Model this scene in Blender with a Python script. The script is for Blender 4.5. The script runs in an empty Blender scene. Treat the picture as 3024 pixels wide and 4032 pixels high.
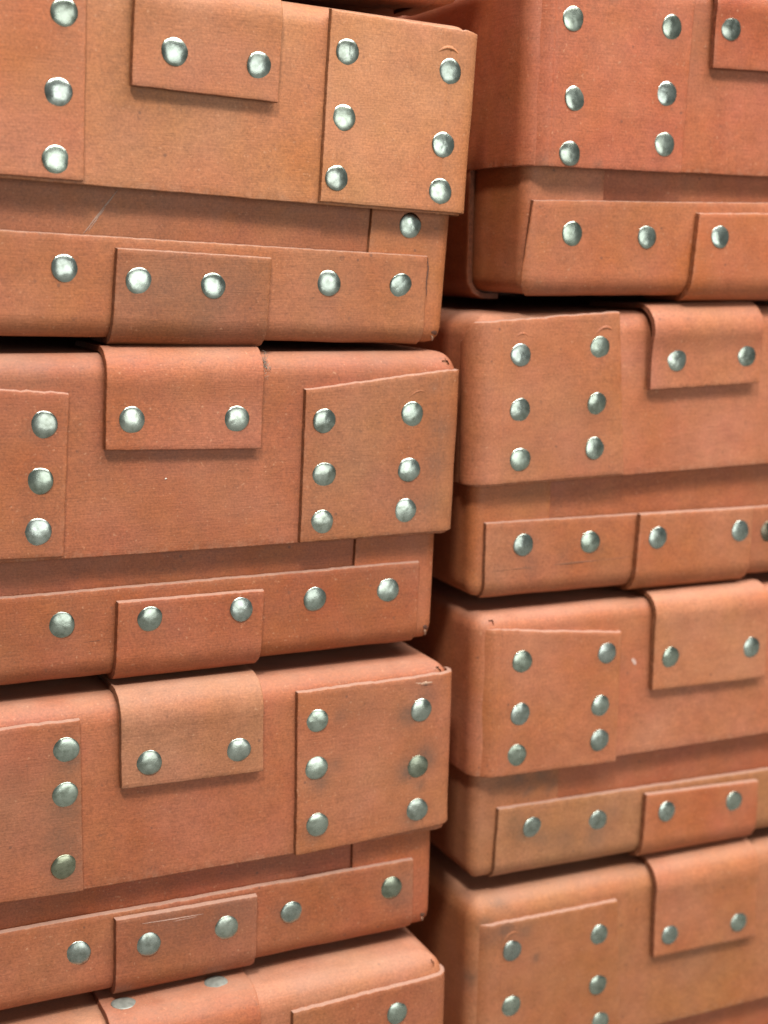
import bpy, math, random
from mathutils import Vector, Matrix, noise

# ------------------------------------------------------------------ scene, camera, world, lamps
scene = bpy.context.scene
MM = 0.001
random.seed(7)

cam_data = bpy.data.cameras.new("camera")
cam = bpy.data.objects.new("camera", cam_data)
scene.collection.objects.link(cam)
CX = Vector((0.90758, -0.41954, 0.01709))
CY = Vector((-0.05984, -0.16952, -0.98371))
CZ = Vector((0.4156, 0.89177, -0.17896))
CZ.normalize(); CX = (CX - CZ * CX.dot(CZ)).normalized(); CY = CZ.cross(CX)
rot = Matrix((CX, -CY, -CZ)).transposed()
cam.matrix_world = Matrix.Translation(Vector((-333.78, -632.86, 94.54)) * MM) @ rot.to_4x4()
cam_data.sensor_fit = 'HORIZONTAL'
cam_data.sensor_width = 36.0
cam_data.lens = 5590.0 / 3024.0 * 36.0
cam_data.clip_start = 0.02
cam_data.clip_end = 50.0
cam_data.dof.use_dof = True
cam_data.dof.focus_distance = 0.665
cam_data.dof.aperture_fstop = 8.0
scene.camera = cam
scene.render.resolution_x = 768
scene.render.resolution_y = 1024

world = bpy.data.worlds.new("World")
scene.world = world
world.use_nodes = True
bg = world.node_tree.nodes["Background"]
bg.inputs[0].default_value = (0.93, 1.0, 0.96, 1.0)
bg.inputs[1].default_value = 0.18

def area_lamp(name, loc, target, sx, sy, power, col=(1, 1, 1)):
    d = bpy.data.lights.new(name, 'AREA')
    d.shape = 'RECTANGLE'; d.size = sx; d.size_y = sy; d.energy = power; d.color = col
    o = bpy.data.objects.new(name, d)
    o.location = loc
    o.rotation_euler = (Vector(target) - Vector(loc)).to_track_quat('-Z', 'Y').to_euler()
    scene.collection.objects.link(o)
    return o

area_lamp("ceiling_light_panel", (0.85, -0.85, 2.1), (0.85, -0.50, 0), 2.0, 1.9, 128, (1.0, 0.985, 0.94))
area_lamp("ceiling_spot_lamp", (-0.72, -1.15, 1.95), (0, 0, 0), 0.30, 0.30, 50, (1.0, 0.975, 0.91))
area_lamp("window_lamp", (0.35, -2.0, 0.12), (0, 0, 0), 1.4, 1.2, 15, (0.98, 1.0, 0.97))  # window glinting in the rivets, enlarged as an added front fill

scene.view_settings.view_transform = 'Standard'
scene.view_settings.look = 'None'
scene.view_settings.exposure = 0.0
scene.view_settings.gamma = 1.0

# ------------------------------------------------------------------ measured box data (millimetres, box coordinates)
BOXES = {'A': {'X0': -285, 'X1': 8, 'Yb': 0, 'r': 7, 'ztop': 211, 'zlid': 120.1, 'zbot': 53.6, 'la': (-2.6, 3.3), 'ta': (-1.6, 4.1)},
 'B': {'X0': -281, 'X1': 4.2, 'Yb': 0, 'r': 7, 'ztop': 47.5, 'zlid': -45.3, 'zbot': -104.5, 'la': (-0.3, 1.8), 'ta': (0.1, 1.85)},
 'C': {'X0': -284, 'X1': 3.3, 'Yb': -4, 'r': 7, 'ztop': -113.2, 'zlid': -205.3, 'zbot': -263.6, 'la': (0, 0.2), 'ta': (0.2, 0.24)},
 'D': {'X0': -292.5, 'X1': -3.3, 'Yb': -18, 'r': 7, 'ztop': -271.5, 'zlid': -365, 'zbot': -421.5, 'la': (0.8, 0), 'ta': (0, 0)},
 'E': {'X0': 30, 'X1': 315, 'Yb': -8, 'r': 10, 'ztop': 233, 'zlid': 139, 'zbot': 75.4, 'la': (0, 0.8), 'ta': (0.3, 0)},
 'F': {'X0': 9.5, 'X1': 294.5, 'Yb': 0, 'r': 8, 'ztop': 67.6, 'zlid': -20.5, 'zbot': -85.6, 'la': (1.2, -1), 'ta': (-0.3, 0)},
 'G': {'X0': 15, 'X1': 300, 'Yb': 0, 'r': 9, 'ztop': -93, 'zlid': -182, 'zbot': -246.5, 'la': (0, 0), 'ta': (-0.5, 0)},
 'H': {'X0': 17, 'X1': 302, 'Yb': 0, 'r': 9, 'ztop': -254.5, 'zlid': -355.5, 'zbot': -421.5, 'la': (0, 0), 'ta': (0, 0)},
 'Z': {'X0': -276, 'X1': 10, 'Yb': 0, 'r': 8, 'ztop': 375, 'zlid': 282, 'zbot': 216.5, 'la': (0, 0), 'ta': (-1.2, 1)}}
FEAT = {'A': {'rpatch': [[-72.08, 208.04], [-72.04, 121.38], [5.45, 207.11], [5.0, 121.1]],
       'lstrap': [[-165.89, 205], [-164.56, 163.99], [-96.88, 205], [-96.63, 163.61]],
       'lpr': [[-194.72, 190.99], [-196.07, 157.89], [-196.1, 129.54]],
       'rpr': [[-62.93, 190.05], [-62.76, 160.49], [-64.43, 132.7], [-9.04, 187.44], [-9.8, 152.98], [-9.72, 130.81]],
       'lsr': [[-146.16, 180.28], [-106.5, 178.64]],
       'seam': -46.06,
       'strip': [[-244.03, 99.51], [-15.17, 97.0]],
       'stripR': [-13.37, 78.41],
       'tstrap': [[-171.66, 93.93], [-172.27, 54.25], [-98.37, 92.66], [-97.93, 57.82]],
       'str_': [[-194.06, 84.28], [-67.18, 82.29], [-28.76, 82.16]],
       'tsr': [[-161.29, 79.98], [-126.11, 79.04]],
       'pan': [[-25.09, 111.56]],
       'lpatch': [[-240, 207], [-240, 121.4], [-185.8, 207], [-183.79, 121.47]]},
 'B': {'lpatch': [[-238.94, 36.77], [-239.16, -42.41], [-195.79, 30.41], [-197.79, -43.66]],
       'rpatch': [[-81.86, 29.84], [-82.26, -44.7], [0.61, 38.25], [0.08, -43.81]],
       'lstrap': [[-179.57, 47.54], [-179.35, 4.44], [-104.49, 43.8], [-104.65, 2.54]],
       'lpr': [[-206.94, 16.85], [-208.71, -8.48], [-209.26, -31.51]],
       'rpr': [[-71.76, 14.75], [-70.91, -11.73], [-71.15, -34.97], [-24.71, 16.85], [-25.16, -11.19], [-25.89, -31.91]],
       'lsr': [[-167.41, 17.97], [-117.24, 17.05]],
       'seam': -51.1,
       'strip': [[-249.54, -61.9], [-15.78, -61.25]],
       'stripR': [-15.56, -72.89],
       'tstrap': [[-173.74, -67.81], [-175.16, -101.33], [-101.62, -67.99], [-102.93, -103.0]],
       'str_': [[-199.46, -76.54], [-73.3, -75.56], [-32.99, -74.51]],
       'tsr': [[-158.55, -76.93], [-112.93, -76.23]],
       'pan': []},
 'C': {'lpatch': [[-243.98, -120.97], [-246.49, -202.52], [-194.25, -120.22], [-194.19, -204.86]],
       'rpatch': [[-85.96, -119.97], [-86.19, -205.65], [-0.38, -119.17], [-0.72, -202.07]],
       'lstrap': [[-175.23, -113.09], [-175.53, -156.24], [-105.23, -113.89], [-104.73, -157.14]],
       'lpr': [[-200.85, -133.78], [-201.74, -155.55], [-203.03, -191.24]],
       'rpr': [[-75.6, -135.66], [-75.69, -160.28], [-74.89, -190.64], [-17.59, -137.11], [-18.51, -167.69], [-18.45, -191.4]],
       'lsr': [[-162.08, -144.69], [-117.49, -144.57]],
       'seam': -51.34,
       'strip': [[-255.56, -221.24], [-17.26, -222.13]],
       'stripR': [-16.19, -239.03],
       'tstrap': [[-178.3, -223.8], [-179.69, -254.58], [-106.23, -224.76], [-107.55, -257.66]],
       'str_': [[-196.14, -238.75], [-86.34, -238.81], [-29.91, -235.92]],
       'tsr': [[-162.53, -238.91], [-122.5, -238.48]],
       'pan': []},
 'D': {'rpatch': [[-92.69, -283.92], [-94.49, -355.67], [-8.32, -282.16], [-8.45, -349.96]],
       'rpr': [[-34.62, -297.67], [-79.93, -303.32], [-80.38, -330.23], [-35.83, -324.5]],
       'lstrap': [[-185.5, -285], [-185, -316], [-111, -285], [-111, -316]],
       'seam': -51.34,
       'strip': [[-255.56, -379.14], [-17.26, -380.03]],
       'stripR': [-16.19, -396.93],
       'tstrap': [[-178.3, -381.7], [-179.69, -412.48], [-106.23, -382.66], [-107.55, -415.56]],
       'str_': [[-196.14, -396.65], [-86.34, -396.71], [-29.91, -393.82]],
       'tsr': [[-162.53, -396.81], [-122.5, -396.38]],
       'lpatch': [[-243.98, -280.67], [-246.49, -362.22], [-194.25, -279.92], [-194.19, -364.56]],
       'lpr': [[-200.85, -293.48], [-201.74, -315.25], [-203.03, -350.94]],
       'lsr': []},
 'E': {'lpatch': [[35, 228.5], [30.56, 138.73], [127.6, 228.5], [125.23, 138.59]],
       'lstrap': [[138.34, 233.02], [140.42, 192.19], [218.53, 240.25], [221.94, 193.07]],
       'lpr': [[55.34, 210.17], [58.59, 172.27], [56.83, 145.56], [114.15, 210.5], [113.41, 177.78], [113.79, 152.65]],
       'lsr': [[149.89, 212.47], [194.39, 214.15]],
       'seam': 83.02,
       'strip': [[41.02, 122.89], [255.45, 125.96]],
       'stripL': [36.95, 84.97],
       'tstrap': [[139.99, 118.48], [134.3, 78.73], [225.16, 120.05], [225.37, 78.73]],
       'str_': [[63.61, 106.84], [109.86, 106.01]],
       'tsr': [[154.04, 106.67], [202.22, 107.12]],
       'pan': []},
 'F': {'lpatch': [[14.77, 64.43], [16.12, -19.32], [97.06, 67.54], [102.51, -19.16]],
       'lstrap': [[117.22, 71.17], [116.42, 25.94], [185.99, 72.43], [189.94, 26.47]],
       'lpr': [[37.41, 47.14], [37.74, 18.81], [38.31, -7.03], [85.01, 49.07], [84.3, 19.67], [84.0, -3.9]],
       'lsr': [[132.84, 41.47], [180.07, 41.87]],
       'seam': 63.13,
       'strip': [[23.03, -44.25], [260.75, -45.3]],
       'stripL': [23.2, -80.42],
       'tstrap': [[117.73, -44.11], [114.22, -81.42], [195.18, -44.49], [194.36, -80.09]],
       'str_': [[45.96, -56.96], [87.88, -58.03], [209.91, -59.49]],
       'tsr': [[129.83, -57.76], [186.68, -57.24]],
       'pan': []},
 'G': {'lpatch': [[20.24, -99.98], [23.01, -182.03], [107.26, -109.08], [107.54, -183.8]],
       'lstrap': [[127.34, -98.99], [128.94, -144.42], [205.81, -101.5], [208.1, -145.45]],
       'lpr': [[44.44, -118.92], [44.19, -148.22], [42.73, -171.25], [98.52, -119.95], [95.28, -149.73], [95.66, -169.65]],
       'lsr': [[140.04, -126.25], [196.65, -126.17]],
       'seam': 75.38,
       'strip': [[36.25, -204.48], [276.31, -206.98]],
       'stripL': [33.69, -240.03],
       'tstrap': [[131.52, -208.46], [129.23, -243.54], [212.26, -210.96], [212.76, -245.62]],
       'str_': [[58.11, -218.17], [101.28, -220.79]],
       'tsr': [[146.23, -220.41], [194.7, -221.19]],
       'pan': []},
 'H': {'lpatch': [[25.12, -267.94], [29.3, -368.08], [113.28, -268.99], [120.74, -371.42]],
       'lstrap': [[137.57, -264.45], [139.75, -308.55], [211.97, -265.54], [213.99, -309.97]],
       'lpr': [[44.59, -285.51], [45.24, -319.35], [45.06, -344.77], [101.84, -287.26], [102.61, -318.43], [105.43, -342.33]],
       'lsr': [[150.69, -296.17], [200.69, -297.34]],
       'seam': 77.38,
       'strip': [[38.25, -379.48], [278.31, -381.98]],
       'stripL': [35.69, -415.03],
       'tstrap': [[133.52, -383.46], [131.23, -418.54], [214.26, -385.96], [214.76, -420.62]],
       'str_': [[60.11, -393.17], [103.28, -395.79]],
       'tsr': [[148.23, -395.41], [196.7, -396.19]]},
 'Z': {'seam': -45.34,
       'strip': [[-249.56, 258.86], [-11.26, 257.97]],
       'stripR': [-10.19, 241.07],
       'tstrap': [[-172.3, 256.3], [-173.69, 225.52], [-100.23, 255.34], [-101.55, 222.44]],
       'str_': [[-190.14, 241.35], [-80.34, 241.29], [-23.91, 244.18]],
       'tsr': [[-156.53, 241.19], [-116.5, 241.62]],
       'lpatch': [[-237.98, 366.33], [-240.49, 284.78], [-188.25, 367.08], [-188.19, 282.44]],
       'rpatch': [[-79.96, 367.33], [-80.19, 281.65], [5.62, 368.13], [5.28, 285.23]],
       'lstrap': [[-169.23, 374.21], [-169.53, 331.06], [-99.23, 373.41], [-98.73, 330.16]],
       'lpr': [[-194.85, 353.52], [-195.74, 331.75], [-197.03, 296.06]],
       'rpr': [[-69.6, 351.64], [-69.69, 327.02], [-68.89, 296.66], [-11.59, 350.19], [-12.51, 319.61], [-12.45, 295.9]],
       'lsr': [[-156.08, 342.61], [-111.49, 342.73]]}}
LABELS = {
    'A': "tan fibreboard box in the left stack with its lid tilted down to the right",
    'B': "brown fibreboard box second in the left stack with lint beside its lid strap",
    'C': "fibreboard box with pale tan lid strap and grey smudges round its rivets",
    'D': "fibreboard box at the bottom of the left stack with rivets on top of its strap",
    'E': "red-orange fibreboard box at the top of the right stack, over a dark gap",
    'F': "pinkish fibreboard box second in the right stack with two arched wrinkles above its top rivets",
    'G': "fibreboard box third in the right stack with a stained drab tan strip on its tray",
    'H': "brownish fibreboard box lowest in the right stack with a dusty worn top edge",
    'Z': "fibreboard box above the tilted tan box, only its curved bottom edge in view",
}
for _k in LABELS: BOXES[_k]['label'] = LABELS[_k]
def _c(r, g, b, f=0.62):
    lin = lambda x: ((x / 255 + .055) / 1.055) ** 2.4
    return (lin(r) * f, lin(g) * f * .925, lin(b) * f * .65)
def _set(lid, lp, rp, ls, tray, panel, strip, ts):
    return dict(lid=_c(*lid), lpatch=_c(*lp), rpatch=_c(*rp), lstrap=_c(*ls), tray=_c(*tray), panel=_c(*panel), strip=_c(*strip), tstrap=_c(*ts))
COLS = {
    'A': _set((203,132,97), (200,123,92), (210,139,104), (200,128,98), (185,112,80), (196,122,86), (190,116,83), (170,103,74)),
    'B': _set((188,110,82), (187,110,82), (184,114,84), (192,112,84), (186,104,72), (192,110,76), (182,102,70), (186,103,70)),
    'C': _set((193,111,82), (188,112,86), (193,118,88), (192,127,102), (188,98,66), (194,106,74), (186,108,78), (176,103,78)),
    'D': _set((204,128,100), (188,112,86), (188,114,86), (192,112,87), (188,98,66), (194,106,74), (186,108,78), (176,103,78)),
    'E': _set((197,110,82), (197,110,82), (197,110,82), (188,98,70), (196,110,80), (200,120,88), (200,118,85), (200,112,72)),
    'F': _set((205,125,98), (198,122,92), (198,122,92), (203,125,98), (196,110,78), (198,118,83), (192,114,82), (197,119,87)),
    'G': _set((205,125,98), (200,122,92), (200,122,92), (206,130,100), (200,110,80), (192,124,94), (192,129,99), (202,119,87)),
    'H': _set((198,126,92), (190,116,80), (190,116,80), (202,124,92), (196,110,78), (198,118,83), (192,114,82), (197,119,87)),
}
COLS['Z'] = COLS['B']
TONES = {('F', 'str_', 2): (.42, .32, .25), ('C', 'rpr', 4): (.70, .69, .58), ('C', 'lpr', 2): (.74, .70, .55), ('C', 'str_', 2): (.72, .71, .6)}
TOPV = (3.5, 4.0)
# grime: (u, v, radius, strength) in box millimetres
BOXES['C']['stains'] = {'rpatch': [(-25, -139, 6, .55), (-15, -130, 6, .35), (-24, -169, 6, .6), (-15, -160, 5, .4), (-12, -166, 5, .4), (-74, -168, 6, .4), (-76, -194, 6, .4), (-17, -178, 3, .4), (-22, -196, 6, .35), (-64, -160, 4, .3), (-63, -135, 4, .25)],
                        'lpatch': [(-199, -139, 9, .35), (-200, -160, 9, .35), (-203, -178, 12, .3), (-201, -196, 9, .3), (-225, -150, 14, .12)],
                        'strip': [(-26, -240, 9, .3), (-90, -238, 7, .25)],
                        'tstrap': [(-150, -228, 16, .25), (-120, -228, 16, .25)]}
BOXES['B']['stains'] = {'rpatch': [(-8, 10, 7, .3), (-10, -8, 6, .28), (-12, -28, 7, .18), (-14, 30, 3, .25)], 'tstrap': [(-150, -80, 9, .08)]}
BOXES['A']['stains'] = {'tstrap': [(-150, 75, 10, .18), (-130, 68, 12, .2), (-112, 80, 8, .15)], 'tray': [(-150, 108, 8, .12)]}
BOXES['G']['stains'] = {'panel': [(50, -190, 5, .35), (58, -196, 3, .4), (66, -190, 4, .4), (72, -195, 3, .35), (62, -188, 3, .35), (54, -199, 2.5, .35), (69, -199, 2.5, .3), (40, -190, 8, .2)],
                        'strip': [(52, -222, 5, .35), (64, -226, 6, .3), (80, -229, 8, .3), (100, -231, 7, .35), (47, -214, 6, .25), (112, -217, 6, .2)]}
BOXES['H']['stains'] = {'lpatch': [(40, -272, 5, .5), (52, -275, 5, .3), (30, -276, 7, .3), (60, -293, 2, .7)], 'lid': [(38, -258, 5, .4), (20, -300, 5, .5), (28, -268, 5, .4)]}
BOXES['E']['stains'] = {'lpatch': [(42, 141, 4, .25), (74, 141.5, 2, .4), (79, 222, 2, .5)], 'strip': [(44, 83, 1.6, .2)]}
BOXES['F']['stains'] = {'strip': [(30, -72, 6, .2), (50, -69, 6, .25), (72, -66, 7, .2), (92, -64, 6, .2)]}
for _k, _g in (('A', (-9.4,)), ('B', (-9.5,)), ('C', (-15.5,)), ('F', (27.0,)), ('G', (31.0,)), ('H', (37.0,)), ('E', (46.0,))): BOXES[_k]['grooves'] = _g
for _k in 'ABCD': BOXES[_k]['notches'] = [('R', 0.5, 7.0, 2.2, 1.9)]
for _k in 'G': BOXES[_k]['notches'] = [('L', 0.5, 6.0, 1.8, 1.7)]
for _k in 'ABC': BOXES[_k]['tray_notches'] = [('R', 3.0, -1.5, 2.2, 1.6)]
for _k in 'EFG': BOXES[_k]['tray_notches'] = [('L', -1.5, -2.0, 2.0, 2.2)]
BOXES['A']['creases'] = [('rpatch', -10.5, 196.0, 10.5, 2.2, 0.0)]
BOXES['B']['creases'] = [('rpatch', -22.5, 25.5, 11, 2.5, .3)]
BOXES['F']['creases'] = [('lpatch', 38, 55.5, 9, 2.6, .1), ('lpatch', 87.5, 57.5, 10, 2.2, .2)]
BOXES['H']['creases'] = [('lpatch', 44, -277.5, 10, 3, .2)]
BOXES['E']['side_strap'] = (52, 130)
BOXES['F']['sbulge'] = 2.6; BOXES['F']['slift'] = 2.2
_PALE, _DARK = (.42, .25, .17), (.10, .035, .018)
BOXES['A']['scuffs'] = [('tray', .1, [(-185.6, 99.7), (-171.1, 119.6)], .8, .15, (.33, .20, .15)), ('tray', .1, [(-183.5, 101), (-176, 112)], .5, .15, (.33, .20, .15)),
                        ('tray', 4.2, [(-15.2, 96.6), (-14.4, 90.5), (-14.9, 84.5), (-14.2, 77.5)], .9, .05, _DARK)]  # dark line painted for the shaded gap at the strip's right end
BOXES['A']['ti'] = 12.0; BOXES['B']['ti'] = 10.6; BOXES['C']['ti'] = 9.6
BOXES['G']['rf'] = 9.0; BOXES['E']['rf'] = 10.0
BOXES['G']['scuffs'] = [('lid', .1, [(116.8, -125.6), (119.6, -129.4)], 2.2, .1, (.55, .36, .30))]
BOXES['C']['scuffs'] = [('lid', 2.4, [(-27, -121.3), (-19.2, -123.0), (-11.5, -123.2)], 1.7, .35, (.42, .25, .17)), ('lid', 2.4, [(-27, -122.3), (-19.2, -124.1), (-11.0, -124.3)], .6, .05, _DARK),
                        ('tray', 7.8, [(-165.5, -227.8), (-147.7, -228.4), (-134.7, -228.8)], .9, .12, (.46, .28, .22)), ('tray', 7.8, [(-150, -229.6), (-138, -229.4)], .6, .1, (.46, .28, .22))]
BOXES['F']['scuffs'] = [('tray', 4.25, [(26.8, -70), (68.4, -69.1), (114, -68.1)], .8, .03, (.20, .075, .035))]  # dark line painted for the shade in a pressed-in crease
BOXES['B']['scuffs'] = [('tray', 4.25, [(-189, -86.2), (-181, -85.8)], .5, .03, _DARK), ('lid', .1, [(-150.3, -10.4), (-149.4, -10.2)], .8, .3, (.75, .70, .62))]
BOXES['E']['scuffs'] = [('tray', .1, [(18.7, 108), (23.1, 105.6), (29.9, 101.3)], .7, .1, (.40, .22, .16))]
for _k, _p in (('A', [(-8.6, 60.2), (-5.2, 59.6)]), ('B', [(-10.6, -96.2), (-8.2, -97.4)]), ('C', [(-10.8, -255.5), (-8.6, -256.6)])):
    BOXES[_k]['scuffs'] = list(BOXES[_k]['scuffs']) + [('tray', 1.8, _p, 1.7, .12, _DARK), ('tray', 1.8, [(_p[0][0] + .6, _p[0][1] - 1.6), (_p[1][0] + .4, _p[1][1] - 3.4)], 1.1, .5, (.40, .22, .14))]  # dark marks painted for shaded tray corner notches, with pale folded tips


# ------------------------------------------------------------------ materials
def nodes_of(name):
    m = bpy.data.materials.new(name); m.use_nodes = True
    nt = m.node_tree
    return m, nt, nt.nodes, nt.links, nt.nodes["Principled BSDF"]

def ramp(N, pts):
    r = N.new("ShaderNodeValToRGB")
    e = r.color_ramp.elements
    while len(e) < len(pts): e.new(0.5)
    for i, (p, c) in enumerate(pts):
        e[i].position = p; e[i].color = (c, c, c, 1) if not isinstance(c, tuple) else c + (1,)
    return r

def board_material(name, edge=False):
    m, nt, N, L, bsdf = nodes_of(name)
    tc = N.new("ShaderNodeTexCoord"); oi = N.new("ShaderNodeObjectInfo")
    geo = N.new("ShaderNodeNewGeometry")
    add = N.new("ShaderNodeVectorMath"); add.operation = 'MULTIPLY_ADD'
    comb = N.new("ShaderNodeCombineXYZ")
    for i in range(3): L.new(oi.outputs["Random"], comb.inputs[i])
    sc = N.new("ShaderNodeVectorMath"); sc.operation = 'SCALE'; sc.inputs[3].default_value = 7.0
    L.new(comb.outputs[0], sc.inputs[0])
    pos = N.new("ShaderNodeVectorMath"); pos.operation = 'ADD'
    L.new(tc.outputs["Object"], pos.inputs[0]); L.new(sc.outputs[0], pos.inputs[1])
    def mapping(s):
        mp = N.new("ShaderNodeMapping"); mp.inputs["Scale"].default_value = s
        L.new(pos.outputs[0], mp.inputs[0]); return mp
    def noise_tex(scale, detail=3, rough=.55, vec=None, dist=0):
        n = N.new("ShaderNodeTexNoise"); n.inputs["Scale"].default_value = scale
        n.inputs["Detail"].default_value = detail; n.inputs["Roughness"].default_value = rough
        n.inputs["Distortion"].default_value = dist
        L.new((vec or pos).outputs[0], n.inputs["Vector"]); return n
    def math_(op, a, b=None, c=None, clamp=False):
        n = N.new("ShaderNodeMath"); n.operation = op; n.use_clamp = clamp
        for i, v in enumerate((a, b, c)):
            if v is None: continue
            if isinstance(v, (int, float)): n.inputs[i].default_value = v
            else: L.new(v, n.inputs[i])
        return n.outputs[0]
    def mix(a, b, f, typ='MIX'):
        n = N.new("ShaderNodeMix"); n.data_type = 'RGBA'; n.blend_type = typ
        for s, v in ((n.inputs[6], a), (n.inputs[7], b)):
            if isinstance(v, tuple): s.default_value = v + (1,)
            else: L.new(v, s)
        if isinstance(f, (int, float)): n.inputs[0].default_value = f
        else: L.new(f, n.inputs[0])
        return n.outputs[2]
    low = noise_tex(16, 4, .6)                      # cloudy colour drift
    mid = noise_tex(110, 4, .65)
    fine = noise_tex(900, 3, .6)                    # paper fibre
    lines = noise_tex(1.0, 3, .6, mapping((110, 110, 1500)))   # machine direction lines
    # value modulation
    v = math_('MULTIPLY_ADD', low.outputs[0], .24, .88)
    v = math_('MULTIPLY_ADD', mid.outputs[0], .50, math_('SUBTRACT', v, .25))
    v = math_('MULTIPLY_ADD', fine.outputs[0], 1.0, math_('SUBTRACT', v, .50))
    v = math_('MULTIPLY_ADD', lines.outputs[0], .42, math_('SUBTRACT', v, .21))
    vc = N.new("ShaderNodeCombineColor")
    for i in range(3): L.new(v, vc.inputs[i])
    col = mix(oi.outputs["Color"], vc.outputs[0], 1.0, 'MULTIPLY')
    # hue drift between redder and browner
    hue = noise_tex(24, 3, .6)
    hs = N.new("ShaderNodeHueSaturation")
    L.new(math_('MULTIPLY_ADD', hue.outputs[0], .022, .489), hs.inputs["Hue"])
    L.new(math_('MULTIPLY_ADD', low.outputs[0], -.25, 1.10), hs.inputs["Saturation"])
    L.new(col, hs.inputs["Color"])
    col = hs.outputs[0]
    # pale fibres and dark specks
    sp = noise_tex(560, 2, .5)
    spr = ramp(N, [(0.665, 0.0), (0.77, 1.0)]); L.new(sp.outputs[0], spr.inputs[0])
    col = mix(col, (0.58, 0.30, 0.17), math_('MULTIPLY', spr.outputs[0], .4))
    dk = noise_tex(300, 2, .5, mapping((1, 1.2, .8)))
    dkr = ramp(N, [(0.235, 1.0), (0.30, 0.0)]); L.new(dk.outputs[0], dkr.inputs[0])
    col = mix(col, (0.14, 0.055, 0.03), math_('MULTIPLY', dkr.outputs[0], .45))
    vor = N.new("ShaderNodeTexVoronoi"); vor.inputs["Scale"].default_value = 55
    L.new(pos.outputs[0], vor.inputs["Vector"])
    vr = ramp(N, [(0.035, 1.0), (0.055, 0.0)]); L.new(vor.outputs["Distance"], vr.inputs[0])
    col = mix(col, (0.10, 0.045, 0.03), math_('MULTIPLY', vr.outputs[0], .55))
    # handling grime kept in an attribute, and scuffed pale borders
    at = N.new("ShaderNodeAttribute"); at.attribute_name = "grime"
    gn = noise_tex(160, 4, .7)
    gr = math_('MULTIPLY', at.outputs["Fac"], math_('MULTIPLY_ADD', gn.outputs[0], 1.3, .5), clamp=True)
    col = mix(col, (0.085, 0.060, 0.045), gr)
    aw = N.new("ShaderNodeAttribute"); aw.attribute_name = "wear"
    wn = noise_tex(260, 3, .6)
    wr = ramp(N, [(0.47, 0.0), (0.62, 1.0)]); L.new(wn.outputs[0], wr.inputs[0])
    col = mix(col, (0.56, 0.31, 0.20), math_('MULTIPLY', aw.outputs["Fac"], math_('MULTIPLY', wr.outputs[0], .6)))
    # settled dust on upward faces
    sx = N.new("ShaderNodeSeparateXYZ"); L.new(geo.outputs["Normal"], sx.inputs[0])
    up = ramp(N, [(0.50, 0.0), (0.95, 1.0)]); L.new(sx.outputs[2], up.inputs[0])
    dn = noise_tex(45, 4, .65)
    dust = math_('MULTIPLY', up.outputs[0], math_('MULTIPLY_ADD', dn.outputs[0], .9, .05), clamp=True)
    col = mix(col, (0.42, 0.28, 0.21), math_('MULTIPLY', dust, .6))
    if edge:
        en = noise_tex(1.0, 4, .7, mapping((700, 700, 500)))
        er = ramp(N, [(0.3, 0.34), (0.7, 0.72)]); L.new(en.outputs[0], er.inputs[0])
        col = mix(col, er.outputs[0], 1.0, 'MULTIPLY')
        # cut edge: dark laminated core on the vertical cuts, dusty fibre on the ledges
        col = mix(col, (0.50, 0.29, 0.22), math_('MULTIPLY', up.outputs[0], .55))
    L.new(col, bsdf.inputs["Base Color"])
    rr = math_('MULTIPLY_ADD', mid.outputs[0], .25, .46)
    L.new(math_('MULTIPLY_ADD', dust, .3, rr, clamp=True), bsdf.inputs["Roughness"])
    bsdf.inputs["Specular IOR Level"].default_value = .4
    # bump
    b = math_('MULTIPLY', lines.outputs[0], .8)
    b = math_('MULTIPLY_ADD', fine.outputs[0], .6, b)
    b = math_('MULTIPLY_ADD', mid.outputs[0], 1.2, b)
    bp = N.new("ShaderNodeBump"); bp.inputs["Strength"].default_value = .55 if not edge else .8
    bp.inputs["Distance"].default_value = .00022
    L.new(b, bp.inputs["Height"]); L.new(bp.outputs[0], bsdf.inputs["Normal"])
    return m

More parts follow.
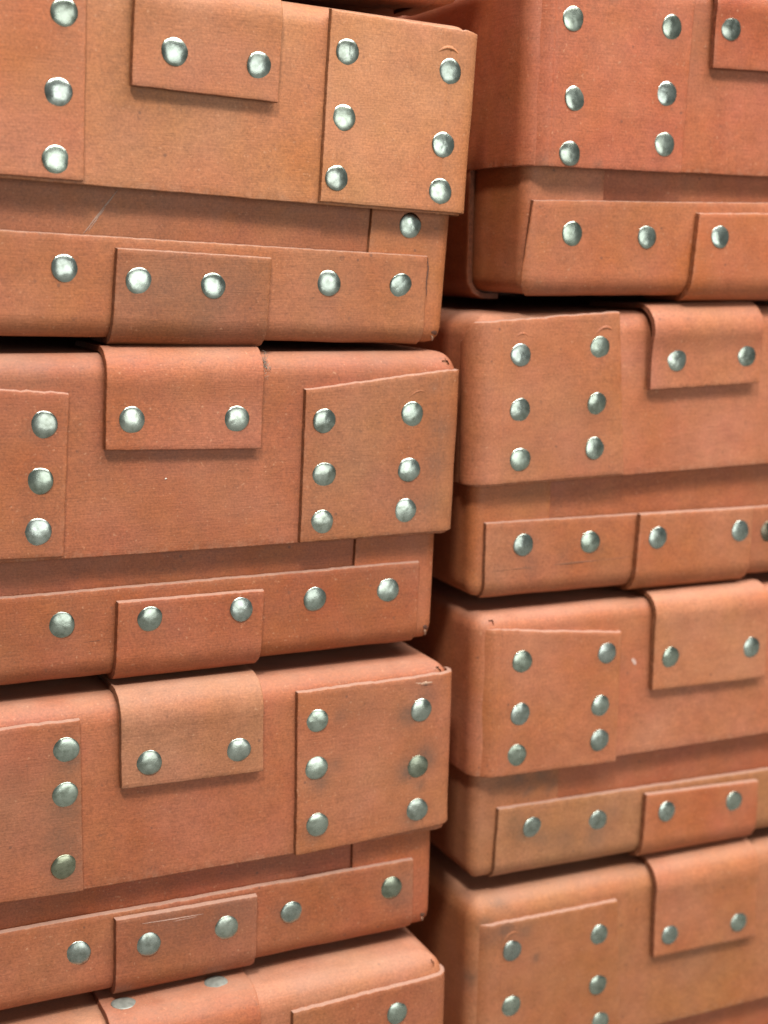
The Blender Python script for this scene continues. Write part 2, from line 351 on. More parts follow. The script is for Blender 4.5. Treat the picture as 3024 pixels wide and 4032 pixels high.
def rivet_material():
    m, nt, N, L, bsdf = nodes_of("rivet_metal")
    tc = N.new("ShaderNodeTexCoord"); oi = N.new("ShaderNodeObjectInfo")
    comb = N.new("ShaderNodeCombineXYZ")
    for i in range(3): L.new(oi.outputs["Random"], comb.inputs[i])
    pos = N.new("ShaderNodeVectorMath"); pos.operation = 'MULTIPLY_ADD'
    pos.inputs[1].default_value = (9, 5, 7)
    L.new(comb.outputs[0], pos.inputs[0]); L.new(tc.outputs["Object"], pos.inputs[2])
    def nz(s, d, r=.6):
        n = N.new("ShaderNodeTexNoise"); n.inputs["Scale"].default_value = s; n.inputs["Detail"].default_value = d
        n.inputs["Roughness"].default_value = r; L.new(pos.outputs[0], n.inputs["Vector"]); return n
    a, b, c = nz(260, 4), nz(900, 3), nz(140, 2)
    cr = ramp(N, [(0.32, (0.28, 0.31, 0.27)), (0.50, (0.42, 0.465, 0.425)), (0.75, (0.50, 0.55, 0.505))])
    L.new(a.outputs[0], cr.inputs[0])
    mx = N.new("ShaderNodeMix"); mx.data_type = 'RGBA'; mx.blend_type = 'MULTIPLY'; mx.inputs[0].default_value = 1.0
    L.new(cr.outputs[0], mx.inputs[6]); L.new(oi.outputs["Color"], mx.inputs[7])
    L.new(mx.outputs[2], bsdf.inputs["Base Color"])
    bsdf.inputs["Metallic"].default_value = 1.0
    rr = ramp(N, [(0.3, 0.19), (0.7, 0.34)]); L.new(c.outputs[0], rr.inputs[0])
    L.new(rr.outputs[0], bsdf.inputs["Roughness"])
    bp = N.new("ShaderNodeBump"); bp.inputs["Strength"].default_value = .35; bp.inputs["Distance"].default_value = .0004
    ad = N.new("ShaderNodeMath"); ad.operation = 'MULTIPLY_ADD'; ad.inputs[1].default_value = .25
    L.new(b.outputs[0], ad.inputs[0]); L.new(c.outputs[0], ad.inputs[2])
    L.new(ad.outputs[0], bp.inputs["Height"]); L.new(bp.outputs[0], bsdf.inputs["Normal"])
    return m

def plain_material(name, col, rough=.8, scale=30, amt=.3):
    m, nt, N, L, bsdf = nodes_of(name)
    tc = N.new("ShaderNodeTexCoord"); n = N.new("ShaderNodeTexNoise")
    n.inputs["Scale"].default_value = scale; n.inputs["Detail"].default_value = 4
    L.new(tc.outputs["Object"], n.inputs["Vector"])
    r = ramp(N, [(0.3, tuple(x * (1 - amt) for x in col)), (0.7, tuple(x * (1 + amt) for x in col))])
    L.new(n.outputs[0], r.inputs[0]); L.new(r.outputs[0], bsdf.inputs["Base Color"])
    bsdf.inputs["Roughness"].default_value = rough
    return m

BOARD = board_material("vulcanised_fibreboard")
EDGE = board_material("fibreboard_cut_edge", True)
METAL = rivet_material()
DULL = plain_material('dusty_dull_metal', (0.27, 0.28, 0.25), .45, 300, .25)
DULL.node_tree.nodes['Principled BSDF'].inputs['Metallic'].default_value = .35

# ------------------------------------------------------------------ geometry helpers
def link_mesh(name, verts, faces, mats, parent=None, fmat=None, smooth=None, attrs=None, col=None):
    me = bpy.data.meshes.new(name)
    me.from_pydata([tuple(c * MM for c in v) for v in verts], [], faces)
    for m in mats: me.materials.append(m)
    n = len(me.polygons)
    if fmat: me.polygons.foreach_set("material_index", fmat)
    me.polygons.foreach_set("use_smooth", smooth if smooth else [True] * n)
    for k, vals in (attrs or {}).items():
        a = me.attributes.new(k, 'FLOAT', 'POINT'); a.data.foreach_set("value", vals)
    me.update()
    o = bpy.data.objects.new(name, me)
    scene.collection.objects.link(o)
    if parent: o.parent = parent
    if col: o.color = (col[0], col[1], col[2], 1)
    return o

def lerp(a, b, t): return a + (b - a) * t

class Shell:
    """Rounded box wall seen as an unrolled sheet: u runs round the sides, v up the wall and on over the rounded rim."""
    def __init__(s, x0, x1, yf, depth, r, zlo, zhi, rf, aff, xc, zc, origin, seed, over):
        s.x0, s.x1, s.yf, s.d, s.r, s.zlo, s.zhi, s.rf = x0, x1, yf, depth, r, zlo, zhi, rf
        s.sl, s.ln = math.tan(math.radians(aff[0])), math.tan(math.radians(aff[1]))
        s.xc, s.zc, s.o, s.seed, s.over = xc, zc, origin, seed, over
    def plan(s, u, off):
        q = s.r * math.pi / 2
        rr = s.r + off
        if s.x0 + s.r <= u <= s.x1 - s.r: return max(s.x0 - off, min(s.x1 + off, u)), s.yf - off
        right = u > s.x1 - s.r
        e = u - (s.x1 - s.r) if right else (s.x0 + s.r) - u
        cy = s.yf + s.r
        if e <= q:
            if rr <= 0: x, y = -off, s.yf - off                      # mitred inner corner
            else:
                a = e / s.r; x, y = s.r - rr * math.sin(a), cy - rr * math.cos(a)
        else: x, y = -off, max(cy + (e - q), s.yf - off)
        return (s.x1 - x, y) if right else (s.x0 + x, y)
    def warp(s, x, y, z):
        w = .55 * noise.noise(Vector((x / 70 + s.seed * 3.1, y / 70, z / 60 + s.seed)))
        w2 = .35 * noise.noise(Vector((x / 50 + 9 + s.seed, y / 70, z / 50)))
        k = max(0.0, 1 - max(0, y - s.yf) / 60)
        dx, dz = x - s.xc, z - s.zc
        return (x + s.ln * dz - s.o[0], y + w * k - s.o[1], z + s.sl * dx + w2 * .4 - s.o[2])
    def pt(s, u, v, off, follow=True):
        z = v; o = off
        if follow and s.over == 'top' and v > s.zhi - s.rf:
            b = (v - (s.zhi - s.rf)) / s.rf
            if b <= math.pi / 2:
                o = off * math.cos(b) - s.rf * (1 - math.cos(b)); z = s.zhi - s.rf + (s.rf + off) * math.sin(b)
            else:
                o = -s.rf - (b - math.pi / 2) * s.rf; z = s.zhi + off
        elif follow and s.over == 'bottom' and v < s.zlo + s.rf:
            b = (s.zlo + s.rf - v) / s.rf
            if b <= math.pi / 2:
                o = off * math.cos(b) - s.rf * (1 - math.cos(b)); z = s.zlo + s.rf - (s.rf + off) * math.sin(b)
            else:
                o = -s.rf - (b - math.pi / 2) * s.rf; z = s.zlo - off
        x, y = s.plan(u, o)
        return s.warp(x, y, z)
    def normal(s, u, v, off):
        a = Vector(s.pt(u, v, off)); return (Vector(s.pt(u, v, off + 1)) - a).normalized()

def grime_at(stains, u, v):
    g = 0
    for (a, b, r, k) in stains:
        d2 = ((u - a) ** 2 + (v - b) ** 2) / (r * r)
        if d2 < 6: g += k * math.exp(-d2)
    return min(g, .8)

def sheet(name, shell, cols, thick, parent, col, lift=0.0, follow=False, stains=(), grooves=(), jit=.22, step=2.6,
          curl=None, edge_vis=(1, 1, 1, 1), seed=0, torn=None, wear=.7, splay=.5):
    """A riveted piece of board lying on a Shell. cols = [(u_top, v_top, u_bottom, v_bottom), ...] from left to right."""
    # stations along the width
    st = []
    for i in range(len(cols) - 1):
        a, b = cols[i], cols[i + 1]
        w = abs(b[0] - a[0]); n = max(1, int(w / step))
        for k in range(n): st.append(tuple(lerp(a[j], b[j], k / n) for j in range(4)))
    st.append(cols[-1])
    u0, u1 = st[0], st[-1]
    def station(u):
        for i in range(len(cols) - 1):
            a, b = cols[i], cols[i + 1]
            if a[0] <= u <= b[0] and b[0] > a[0]:
                t = (u - a[0]) / (b[0] - a[0]); return tuple(lerp(a[j], b[j], t) for j in range(4))
        return None
    extra = [station(u0[0] + .45), station(u1[0] - .45)]
    for g in grooves:
        for d in (-1.4, -.7, 0, .7, 1.4): extra.append(station(g + d))
    st = sorted(set(st + [e for e in extra if e]), key=lambda c: c[0])
    h = max(abs(c[1] - c[3]) for c in st)
    nv = max(2, int(h / step))
    ts = [0, min(.45 / h, .2)] + [k / nv for k in range(1, nv)] + [1 - min(.45 / h, .2), 1]
    ts = sorted(set(round(t, 5) for t in ts))
    nu, nt = len(st), len(ts)
    V, gri, wea = [], [], []
    for layer in (0, 1):
        for i, c in enumerate(st):
            for j, t in enumerate(ts):
                u, v = lerp(c[2], c[0], t), lerp(c[3], c[1], t)
                bi, bj = i in (0, nu - 1), j in (0, nt - 1)
                near = i in (0, 1, nu - 2, nu - 1) or j in (0, 1, nt - 2, nt - 1)
                if near and jit:
                    nn = noise.noise(Vector((u / 3.1 + seed, v / 3.1, seed * 1.7)))
                    n2 = noise.noise(Vector((u / .9 + seed, v / .9, 5.0)))
                    d = jit * (nn + .35 * n2)
                    if i in (0, 1): u += d
                    elif i in (nu - 2, nu - 1): u -= d
                    if j in (0, 1): v += d
                    elif j in (nt - 2, nt - 1):
                        v -= d * (torn or 1)
                if layer == 1:
                    if i == 0: u -= splay
                    elif i == nu - 1: u += splay * .1
                    if j == 0: v -= splay * .1
                    elif j == nt - 1: v += splay * .8
                off = lift + (thick if layer == 0 else -.0)
                if layer == 0:
                    if bi or bj: off -= .18
                    for g in grooves:
                        off -= .3 * math.exp(-((u - g) / .7) ** 2)
                if curl: off += curl(u, v)
                V.append(shell.pt(u, v, off, follow))
                gri.append(grime_at(stains, u, v))
                wea.append(wear if j == nt - 1 else (.3 * wear if (bi or bj) else (.2 * wear if near else 0.0)))
    F, fm, sm = [], [], []
    M = nu * nt
    def q(a, b, c, d, m, s): F.append((a, b, c, d)); fm.append(m); sm.append(s)
    for i in range(nu - 1):
        for j in range(nt - 1):
            a, b, c, d = i * nt + j, (i + 1) * nt + j, (i + 1) * nt + j + 1, i * nt + j + 1
            q(a, b, c, d, 0, True); q(a + M, d + M, c + M, b + M, 1, True)
    for i in range(nu - 1):
        a, b = i * nt, (i + 1) * nt; q(b, a, a + M, b + M, 1, False)
        a, b = i * nt + nt - 1, (i + 1) * nt + nt - 1; q(a, b, b + M, a + M, 1, False)
    for j in range(nt - 1):
        a, b = j, j + 1; q(a, b, b + M, a + M, 1, False)
        a, b = (nu - 1) * nt + j, (nu - 1) * nt + j + 1; q(b, a, a + M, b + M, 1, False)
    return link_mesh(name, V, F, [BOARD, EDGE], parent, fm, sm, {"grime": gri, "wear": wea}, col)

def shell_mesh(name, shell, parent, col, stains=(), holes=(), extend=30, thick=2.6, seed=0):
    """The lid or tray itself: wall, rounded rim and the flat top or bottom, open at the other side."""
    s = shell; q = s.r * math.pi / 2
    us, yb = [], s.d - 2 * s.r
    def rng(a, b, n): return [lerp(a, b, k / n) for k in range(n)]
    uL, uR = s.x0 + s.r, s.x1 - s.r
    side = s.d - s.r - 20
    us += rng(uL - q - side, uL - q - 40, 6) + rng(uL - q - 40, uL - q, 10) + rng(uL - q, uL, 14)
    us += rng(uL, uL + 14, 14) + rng(uL + 14, uR - 14, 50) + rng(uR - 14, uR, 14)
    us += rng(uR, uR + q, 14) + rng(uR + q, uR + q + 40, 10) + rng(uR + q + 40, uR + q + side, 6) + [uR + q + side]
    nfil = 14
    if s.over == 'top':
        lo, hi = s.zlo, s.zhi - s.rf
        vs = [lo, lo + .5] + [lerp(lo, hi, k / 16) for k in range(1, 17)]
        vs += [hi + s.rf * math.pi / 2 * k / nfil for k in range(1, nfil + 1)]
        rim = 'lo'
    else:
        lo, hi = s.zlo + s.rf, s.zhi
        vs = [lerp(lo, hi, k / 14) for k in range(15)]
        vs = [lo - s.rf * math.pi / 2 * k / nfil for k in range(nfil, 0, -1)] + vs
        rim = 'hi'
    V, gri, wea = [], [], []
    def add(p, g=0, w=0): V.append(p); gri.append(g); wea.append(w); return len(V) - 1
    grid = []
    for u in us:
        row = []
        for j, v in enumerate(vs):
            vv = v
            edge = (rim == 'lo' and j < 2)
            if edge: vv += .28 * noise.noise(Vector((u / 2.5 + seed, 3.0, seed))) + .12 * noise.noise(Vector((u / 1.1, seed, 1.)))
            row.append(add(s.pt(u, vv, -.15 if edge and j == 0 else 0), grime_at(stains, u, v), .3 if edge else 0))
        grid.append(row)
    F, fm, sm = [], [], []
    def quad(a, b, c, d, m=0, k=True): F.append((a, b, c, d)); fm.append(m); sm.append(k)
    def hole(u, v):
        return any(((u - a) / c) ** 2 + ((v - b) / d) ** 2 < 1 + .9 * noise.noise(Vector((u * .9, v * .9, seed))) for (a, b, c, d) in holes)
    for i in range(len(us) - 1):
        for j in range(len(vs) - 1):
            um, vm = (us[i] + us[i + 1]) / 2, (vs[j] + vs[j + 1]) / 2
            if hole(um, vm): continue
            quad(grid[i][j], grid[i + 1][j], grid[i + 1][j + 1], grid[i][j + 1])
    # rim and inner wall
    je = 0 if rim == 'lo' else len(vs) - 1
    inner = []
    for i, u in enumerate(us):
        v = vs[je]
        a = add(s.pt(u, v + (.1 if rim == 'lo' else 0), -thick)); b = add(s.pt(u, v + (26 if rim == 'lo' else -26), -thick))
        inner.append((a, b))
    for i in range(len(us) - 1):
        a, b = grid[i][je], grid[i + 1][je]
        if rim == 'lo':
            quad(b, a, inner[i][0], inner[i + 1][0], 1, False); quad(inner[i + 1][0], inner[i][0], inner[i][1], inner[i + 1][1], 1)
        else:
            quad(a, b, inner[i + 1][0], inner[i][0], 1, False); quad(inner[i][0], inner[i + 1][0], inner[i + 1][1], inner[i][1], 1)
    # flat face: rings inset, then one polygon
    jt = len(vs) - 1 if rim == 'lo' else 0
    last = [grid[i][jt] for i in range(len(us))]
    cxm = sum(V[i][0] for i in last) / len(last); cym = sum(V[i][1] for i in last) / len(last); czm = sum(V[i][2] for i in last) / len(last)
    cur = last
    for f in (.90, .55):
        nxt = [add((lerp(cxm, V[i][0], f), lerp(cym, V[i][1], f), lerp(czm, V[i][2], .5 + .5 * f))) for i in last]
        for k in range(len(us)):
            k2 = (k + 1) % len(us)
            if rim == 'lo': quad(cur[k], cur[k2], nxt[k2], nxt[k])
            else: quad(cur[k2], cur[k], nxt[k], nxt[k2])
        cur = nxt
    cen = add((cxm, cym, czm))
    for k in range(len(us)):
        k2 = (k + 1) % len(us)
        F.append((cur[k], cur[k2], cen) if rim == 'lo' else (cur[k2], cur[k], cen)); fm.append(0); sm.append(True)
    # back wall
    top, bot = grid[-1], grid[0]
    for j in range(len(vs) - 1): quad(grid[-1][j], grid[0][j], grid[0][j + 1], grid[-1][j + 1])
    return link_mesh(name, V, F, [BOARD, EDGE], parent, fm, sm, {"grime": gri, "wear": wea}, col)

# ---- rivets: a handful of dome shapes shared by all rivet objects
def rivet_mesh(k):
    rnd = random.Random(100 + k)
    R, H = 6.12 + rnd.uniform(-.12, .12), 1.12 + rnd.uniform(-.2, .2)
    prof = [(1.0, -.5), (1.0, .12), (.975, .42), (.90, .80), (.78, 1.18), (.62, 1.52), (.42, 1.78), (.2, 1.92)]
    nseg = 30; V = []
    ph = rnd.uniform(0, 6)
    def dome(r, z, a):
        e = 1 + .018 * math.sin(2 * a + ph) + .012 * math.sin(3 * a + ph * 2) + .008 * math.sin(5 * a + ph)
        x, y = r * R * e * math.cos(a), r * R * e * math.sin(a)
        d = noise.noise(Vector((x / 3.2 + k * 7, y / 3.2, k))) * .13 * (1 if z > .3 else 0)
        return (x, y, z * H / 1.95 + d)
    for r, z in prof:
        for i in range(nseg): V.append(dome(r, z, i / nseg * 2 * math.pi))
    V.append((0, 0, H + noise.noise(Vector((k * 7.0, 0, k))) * .13))
    F = []
    for j in range(len(prof) - 1):
        for i in range(nseg):
            F.append((j * nseg + i, j * nseg + (i + 1) % nseg, (j + 1) * nseg + (i + 1) % nseg, (j + 1) * nseg + i))
    b = (len(prof) - 1) * nseg
    for i in range(nseg): F.append((b + i, b + (i + 1) % nseg, len(V) - 1))
    me = bpy.data.meshes.new("rivet_head")
    me.from_pydata([tuple(c * MM for c in v) for v in V], [], F)
    me.materials.append(METAL)
    me.polygons.foreach_set("use_smooth", [True] * len(me.polygons)); me.update()
    return me
RIVETS = [rivet_mesh(k) for k in range(7)]

def rivet(shell, u, v, off, parent, rnd, tone=None, label=None):
    o = bpy.data.objects.new("rivet", rnd.choice(RIVETS))
    p = Vector(shell.pt(u, v, off)) * MM
    n = shell.normal(u, v, off)
    n = (n + Vector((rnd.gauss(0, .035), rnd.gauss(0, .035), rnd.gauss(0, .035)))).normalized()
    m = n.to_track_quat('Z', 'Y').to_matrix().to_4x4() @ Matrix.Rotation(rnd.uniform(0, 6.28), 4, 'Z')
    o.matrix_local = Matrix.Translation(p) @ m
    g = rnd.uniform(.82, 1.08)
    t = tone or (g, g * rnd.uniform(.99, 1.03), g * rnd.uniform(.93, 1.0))
    o.color = (t[0], t[1], t[2], 1)
    if label: o["label"] = label
    scene.collection.objects.link(o); o.parent = parent
    return o

def crease(shell, u, v, off, parent, col, w=9.0, rise=3.0, tilt=0.0, amp=.5):
    """A small buckled wrinkle in the board above a rivet."""
    V, F = [], []; n = 16
    for i in range(n + 1):
        t = i / n * 2 - 1
        fade = (1 - t * t) ** .6 if abs(t) < 1 else 0
        uu, vv = u + t * w / 2, v + rise * (1 - t * t) + tilt * t * w / 2
        for d, hgt in ((-.8, -.15), (-.35, .75), (0, 1.0), (.35, .55), (1.2, -.15)):
            V.append(shell.pt(uu, vv + d * (.4 + .6 * fade), off - .1 + amp * hgt * fade, False))
    for i in range(n):
        for k in range(4):
            a = i * 5 + k; F.append((a, a + 5, a + 6, a + 1))
    o = link_mesh("crease", V, F, [BOARD], parent, None, None, None, col)
    return o

# ------------------------------------------------------------------ the room surfaces the stacks stand on and against
def slab(name, lo, hi, mat):
    x0, y0, z0 = lo; x1, y1, z1 = hi
    V = [(x0, y0, z0), (x1, y0, z0), (x1, y1, z0), (x0, y1, z0), (x0, y0, z1), (x1, y0, z1), (x1, y1, z1), (x0, y1, z1)]
    F = [(3, 2, 1, 0), (4, 5, 6, 7), (0, 1, 5, 4), (1, 2, 6, 5), (2, 3, 7, 6), (3, 0, 4, 7)]
    o = link_mesh(name, V, F, [mat], None, None, [False] * 6)
    o["kind"] = "structure"
    return o
slab("floor", (-3000, -3500, -520), (3000, 600, -425), plain_material("worn_grey_concrete", (0.13, 0.13, 0.12), .7, 14, .25))
slab("wall", (-3000, 308, -424), (3000, 420, 2600), plain_material("dark_grey_plaster", (0.12, 0.115, 0.11), .9, 10, .2))

# ------------------------------------------------------------------ boxes
LID_T, RB = 2.6, 5.5
Y_LID, Y_TRAY = 2.4, 10.0
GROUP = "riveted fibreboard storage boxes in two stacks"

def build_box(key):
    b = BOXES[key]; m = FEAT.get(key, {}); C = COLS[key]
    rnd = random.Random(ord(key))
    seed = ord(key) - 60
    xc = (b['X0'] + b['X1']) / 2
    origin = (xc, b['Yb'] + 150, b['zbot'])
    root = bpy.data.objects.new("fibreboard_box", None)
    root.location = Vector(origin) * MM
    root.empty_display_size = .05
    root["label"] = b['label']; root["category"] = "box"; root["group"] = GROUP
    scene.collection.objects.link(root)
    LEFT = key in 'ABCDZ'
    RF = b.get('rf', 12.0)
    S = dict(b.get('stains', {}))
    if key not in 'ZY':
        for part, z0, z1, n in (('lid', b['zlid'], b['ztop'], 9), ('tray', b['zbot'], b['zlid'], 5), ('strip', b['zbot'], b['zlid'] - 15, 3), ('rpatch', b['zlid'], b['ztop'], 2), ('lpatch', b['zlid'], b['ztop'], 2)):
            S[part] = tuple(S.get(part, ())) + tuple((rnd.uniform(b['X0'], b['X1']), rnd.uniform(z0, z1), rnd.uniform(6, 26), rnd.uniform(.03, .13)) for _ in range(n))
    yb = b['Yb']
    lid = Shell(b['X0'] + 2.4, b['X1'] - 2.4, yb + Y_LID, 300, b['r'], b['zlid'], b['ztop'], RF, b['la'], xc,
                (b['ztop'] + b['zlid']) / 2, origin, seed, 'top')
    zb = b['zbot'] + 2.6
    ti = b.get('ti', 8.2)
    tray = Shell(b['X0'] + ti, b['X1'] - ti, yb + Y_TRAY, 288, 3.6, zb, b['zlid'] + 34, RB, b['ta'], xc,
                 (b['zlid'] + b['zbot']) / 2, origin, seed + 30, 'bottom')
    pth = Y_LID                                          # patch thickness: its front lies on the reference plane
    uR, uL = lid.x1 - lid.r, lid.x0 + lid.r
    q = lid.r * math.pi / 2
    fil = RF * math.pi / 2
    holes = []
    for (side, du, dv, w, hgt) in b.get('notches', ()):
        u = uR + du if side == 'R' else uL + du
        holes.append((u, b['ztop'] - RF + dv, w, hgt))
    lo = shell_mesh("lid", lid, root, C['lid'], S.get('lid', ()), holes, seed=seed)
    for (u, v, w, hgt) in holes:
        sheet("corner_tuck", lid, [(u - 4, v + 3.4, u - 4, v - 3.4), (u + 4, v + 3.4, u + 4, v - 3.4)], .6, root, C['lid'], -1.7, True, (), (), .1, 1.5, None, seed=seed, splay=0)
    th = []
    for (side, du, dv, w, hgt) in b.get('tray_notches', ()):
        u = (tray.x1 - tray.r) + du if side == 'R' else (tray.x0 + tray.r) + du
        th.append((u, zb + RB + dv, w, hgt))
    shell_mesh("tray", tray, root, C['tray'], S.get('tray', ()), th, seed=seed + 3)
    def rings(k): return tuple((u + rnd.uniform(-1.5, 1.5), v + rnd.uniform(-2, 1), rnd.uniform(6, 8.5), rnd.choice((.05, .08, .12, .2))) for u, v in m.get(k, ()))
    # ---- lid corner patches
    ss = lambda x: max(0.0, min(1.0, x)) ** 2 * (3 - 2 * max(0.0, min(1.0, x)))
    wob = lambda k: (lambda u, v: .35 * noise.noise(Vector((u / 22 + k, v / 22, k * 2.0))) - (0 if k > 2 else 2.9 * (ss(((uL + 3 if key in 'EGH' else uL - q - 1) - u) / 9) + ss((u - uR - q - 1) / 9))))
    def patch(cols, pos, grooves, rkey, k):
        o = sheet("corner_patch", lid, cols, pth, root, C[pos], 0, key in 'EGHY', tuple(S.get(pos, ())) + rings(rkey), grooves, .25, 2.6, wob(k), seed=seed + k, torn=2.2)
        for i, (u, v) in enumerate(m.get(rkey, ())):
            rivet(lid, u, v, pth + wob(k)(u, v) - .1, o, rnd, TONES.get((key, rkey, i)))
        return o
    if 'rpatch' in m:
        tl, bl, tr, br = m['rpatch']
        e = uR + q + 12
        patch([(tl[0], tl[1], bl[0], bl[1]), (uR, tr[1], uR, br[1]), (uR + q * .6, tr[1] - .3, uR + q * .6, br[1]), (uR + q + 2, tr[1] - .3 if LEFT else min(tr[1], b['ztop'] - RF - 1), uR + q + 2, br[1]), (e, b['ztop'] - RF - 2, e, br[1])], 'rpatch', b.get('grooves', ()), 'rpr', 1)
    if 'lpatch' in m:
        tl, bl, tr, br = m['lpatch']
        e = uL - q - 12
        if tl[0] < uL - 20 or LEFT:             # left stack: this patch runs out of the picture round its own corner
            sl = (tr[1] - tl[1]) / (tr[0] - tl[0]); sb = (br[1] - bl[1]) / (br[0] - bl[0])
            vt, vb = tr[1] + sl * (uL - tr[0]) * .5, br[1] + sb * (uL - br[0]) * .5
        else: vt, vb = tl[1], bl[1]
        if LEFT or key == 'F': head = [(e, b['ztop'] - RF - 2, e, vb), (uL - q - 2, min(vt, b['ztop'] - RF - 1), uL - q - 2, vb), (uL - q * .55, vt - .4, uL - q * .55, vb), (uL, vt, uL, vb)]
        else:
            lim = b['ztop'] - RF
            head = [(e, lim - 4, e, vb), (uL - q * .8, min(vt, lim - .5), uL - q * .8, vb), (uL - q * .2, min(vt, lim + 2), uL - q * .2, vb), (uL + 7, lerp(vt, tr[1], 7 / (tr[0] - uL)), uL + 7, lerp(vb, br[1], 7 / (br[0] - uL)))]
        patch(head + [(tr[0], tr[1], br[0], br[1])], 'lpatch', b.get('grooves', ()), 'lpr', 2)
    # ---- lid strap, folded over the top edge
    if 'lstrap' in m:
        tl, bl, tr, br = m['lstrap']
        lift = b.get('slift', 1.4)
        vtop = b['ztop'] - RF + fil + 45
        t3 = 2.6
        up = b.get('sbulge', 1.0)
        vf = b['ztop'] - RF
        curl = lambda u, v: up * math.exp(-((v - vf - 3) / 9.0) ** 2) - (lift - .5) * max(0, min(1, (v - vf - fil * .6) / 10))
        def edge(a, c, v): return c[0] + (a[0] - c[0]) / (a[1] - c[1]) * (v - c[1])
        ul, ur = edge(tl, bl, vf), edge(tr, br, vf)
        o = sheet("lid_strap", lid, [(ul, vtop, bl[0], bl[1]), (ur, vtop, br[0], br[1])], t3, root, C['lstrap'], lift, True,
                  tuple(S.get('lstrap', ())) + rings('lsr'), (), .2, 2.4, curl, seed=seed + 4)
        for i, (u, v) in enumerate(m.get('lsr', ())):
            rivet(lid, u, v, t3 + lift + curl(u, v) - .1, o, rnd, TONES.get((key, 'lsr', i)))
        if key == 'D' or True:
            for i, u in enumerate((-174.9, -127.5) if key == 'D' else ()):
                ro = rivet(lid, u, b['ztop'] - RF + fil + TOPV[i], t3 + .5, o, rnd, (1, 1, 1), 'dusty rivet on the top of the strap')
                ro.data = ro.data.copy(); ro.data.materials[0] = DULL
    # ---- tray: corner panel, reinforcing strip, strap folded under the bottom
    tuR, tuL = tray.x1 - tray.r, tray.x0 + tray.r
    tq = tray.r * math.pi / 2; bf = RB * math.pi / 2
    vlow = zb + RB - bf - 26
    zt = b['zlid'] + 22
    if 'seam' in m:
        pan = 1.8
        vb = zb + RB - bf - 9
        if LEFT: cols = [(m['seam'], zt, m['seam'] - .5, vb), (tuR + tq + 40, zt, tuR + tq + 40, vb)]
        else: cols = [(tuL - tq - 70, zt, tuL - tq - 70, vb), (m['seam'], zt, m['seam'], vb)]
        o = sheet("corner_panel", tray, cols, pan, root, C['panel'], 0, True, S.get('panel', ()), (), .15, 3.0, None, seed=seed + 6)
        for u, v in m.get('pan', ()): rivet(tray, u, v, pan - .1, o, rnd)
        s0 = m['strip']
        sth, sl = 2.6, 1.6
        if LEFT:
            rb_ = m['stripR']; sp = (s0[1][1] - s0[0][1]) / (s0[1][0] - s0[0][0])
            ut, vt = s0[1]; ul = tuL + 12
            ub = lerp(ut, rb_[0], .8)
            cols = [(ul, vt + sp * (ul - ut), ul, vlow), (ut, vt, ub, vlow)]
        else:
            lb = m['stripL']; sp = (s0[1][1] - s0[0][1]) / (s0[1][0] - s0[0][0])
            ut, vt = s0[0]; ur = tuR - 12
            ub = ut + (lb[0] - ut) / (vt - lb[1]) * (vt - zb)
            cols = [(ut, vt, ub, vlow), (ur, vt + sp * (ur - ut), ur, vlow)]
        o = sheet("reinforcing_strip", tray, cols, sth, root, C['strip'], sl, True, tuple(S.get('strip', ())) + rings('str_'), (), .2, 2.8, lambda u, v: wob(5)(u, v) - 1.6 * max(0, min(1, (zb + RB - v) / 9)), seed=seed + 8, torn=1.4)
        for i, (u, v) in enumerate(m.get('str_', ())):
            rivet(tray, u, v, sth + sl + wob(5)(u, v) - .1, o, rnd, TONES.get((key, 'str_', i)))
        tl, bl, tr, br = m['tstrap']
        t3, lf = 2.8, 5.0
        o = sheet("tray_strap", tray, [(tl[0], tl[1], bl[0], vlow), (tr[0], tr[1], br[0], vlow)], t3, root, C['tstrap'], lf, True,
                  tuple(S.get('tstrap', ())) + rings('tsr'), (), .2, 2.4, lambda u, v: -2.4 * max(0, min(1, (zb + RB - v) / 9)), seed=seed + 9, torn=1.2)
        for i, (u, v) in enumerate(m.get('tsr', ())):
            rivet(tray, u, v, t3 + lf - .1, o, rnd, TONES.get((key, 'tsr', i)))
    for (pos, u, v, w, rise, tilt) in b.get('creases', ()):
        crease(lid, u, v, pth, root, C[pos], w, rise, tilt)
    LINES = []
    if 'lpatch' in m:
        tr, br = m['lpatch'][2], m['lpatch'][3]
        LINES.append(('lid', .02, [(tr[0] + .3, tr[1] - 1), (br[0] + .3, br[1] + .5)], .55, .03))  # dark line painted along the patch edge for its contact shade
    if key == 'F': LINES.append(('tray', .02, [(m['seam'] + .3, b['zlid'] + 3), (m['seam'] + .3, m['strip'][0][1])], .7, .03))
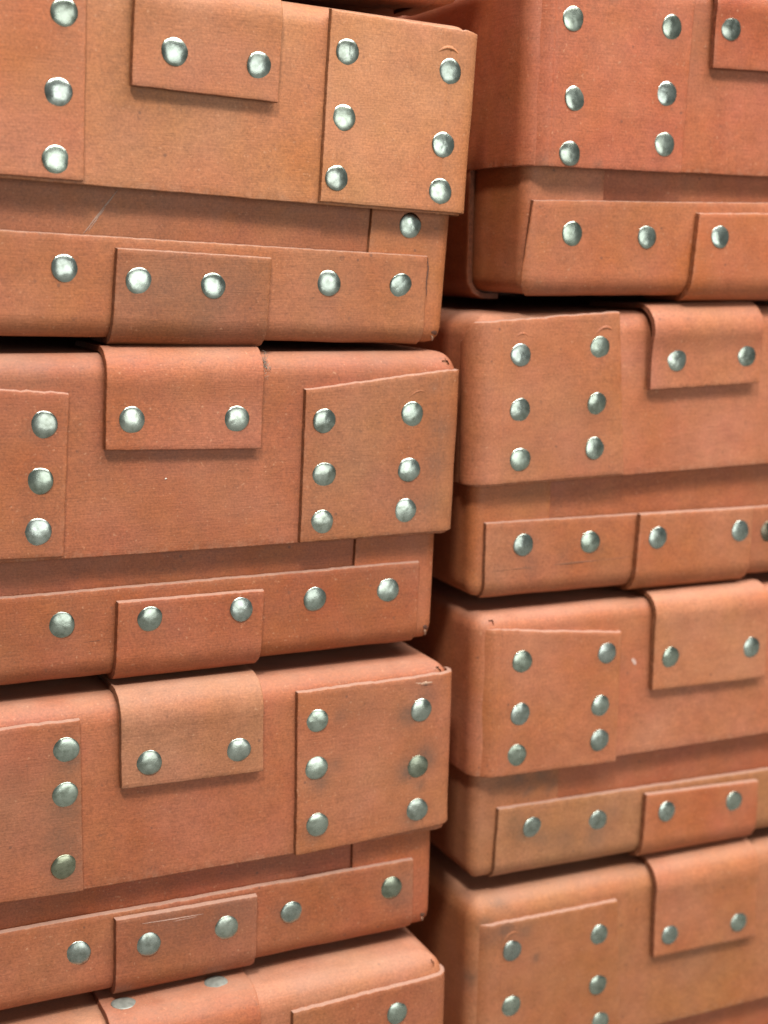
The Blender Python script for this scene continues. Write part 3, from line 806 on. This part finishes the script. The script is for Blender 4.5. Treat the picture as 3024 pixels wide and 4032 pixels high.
    for (where, off, pts, w, hgt, colr) in tuple(b.get('scuffs', ())) + tuple(l + ((.13, .05, .03),) for l in LINES):  # scuffs also hold dark marks painted for shaded gaps, notches and a crease
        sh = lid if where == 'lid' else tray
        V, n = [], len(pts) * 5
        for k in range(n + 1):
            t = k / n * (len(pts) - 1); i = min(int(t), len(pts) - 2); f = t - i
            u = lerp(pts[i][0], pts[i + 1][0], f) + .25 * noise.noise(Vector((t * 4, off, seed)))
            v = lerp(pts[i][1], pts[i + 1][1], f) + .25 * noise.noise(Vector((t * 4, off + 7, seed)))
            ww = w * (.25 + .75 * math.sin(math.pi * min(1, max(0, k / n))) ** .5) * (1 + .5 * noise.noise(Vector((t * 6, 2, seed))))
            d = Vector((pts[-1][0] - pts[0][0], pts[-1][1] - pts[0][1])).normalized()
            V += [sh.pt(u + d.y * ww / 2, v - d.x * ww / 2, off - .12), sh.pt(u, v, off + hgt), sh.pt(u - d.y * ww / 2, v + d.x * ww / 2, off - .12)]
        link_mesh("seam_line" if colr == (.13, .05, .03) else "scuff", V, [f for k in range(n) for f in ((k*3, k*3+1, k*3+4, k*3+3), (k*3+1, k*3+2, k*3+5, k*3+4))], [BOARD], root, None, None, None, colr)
    if b.get('side_strap'):
        y0, y1 = b['side_strap']
        ua, ub = tuL - tq - (y1 - tray.yf - tray.r), tuL - tq - (y0 - tray.yf - tray.r)
        sheet("side_strap", tray, [(ua, zt - 18, ua, vlow + 18), (ub, zt - 18, ub, vlow + 18)], 2.8, root, C['tstrap'], 3.0, True, (), (), .2, 3, None, seed=3)
    return root, lid, tray

RES = {}
for key in BOXES: RES[key] = build_box(key)

# ------------------------------------------------------------------ small loose things
def tuft(name, loc, label):
    rnd = random.Random(5); V, F = [], []
    for k in range(70):
        p = Vector(loc) + Vector((rnd.gauss(0, .9), rnd.gauss(0, .8), rnd.gauss(0, 2.6)))
        d = Vector((rnd.gauss(0, 1), rnd.gauss(0, 1), rnd.gauss(0, 1.4))).normalized()
        prev = None; r = .09
        for s in range(6):
            side = d.cross(Vector((.3, .9, .2))).normalized() * r; oth = d.cross(side).normalized() * r
            b = len(V); V += [tuple(p + side), tuple(p - side * .5 + oth), tuple(p - side * .5 - oth)]
            if prev is not None:
                for i in range(3): F.append((prev + i, prev + (i + 1) % 3, b + (i + 1) % 3, b + i))
            prev = b; p = p + d * .6; d = (d + Vector((rnd.gauss(0, .5), rnd.gauss(0, .5), rnd.gauss(0, .5)))).normalized()
    o = link_mesh(name, V, F, [plain_material("grey_lint", (0.26, 0.24, 0.2), .95, 400, .4)])
    o["label"] = label; o["category"] = "lint"
    return o
tuft("lint_tuft", (-101.3, 3.2, 41.0), "tiny grey tuft of lint caught beside a lid strap in the left stack")
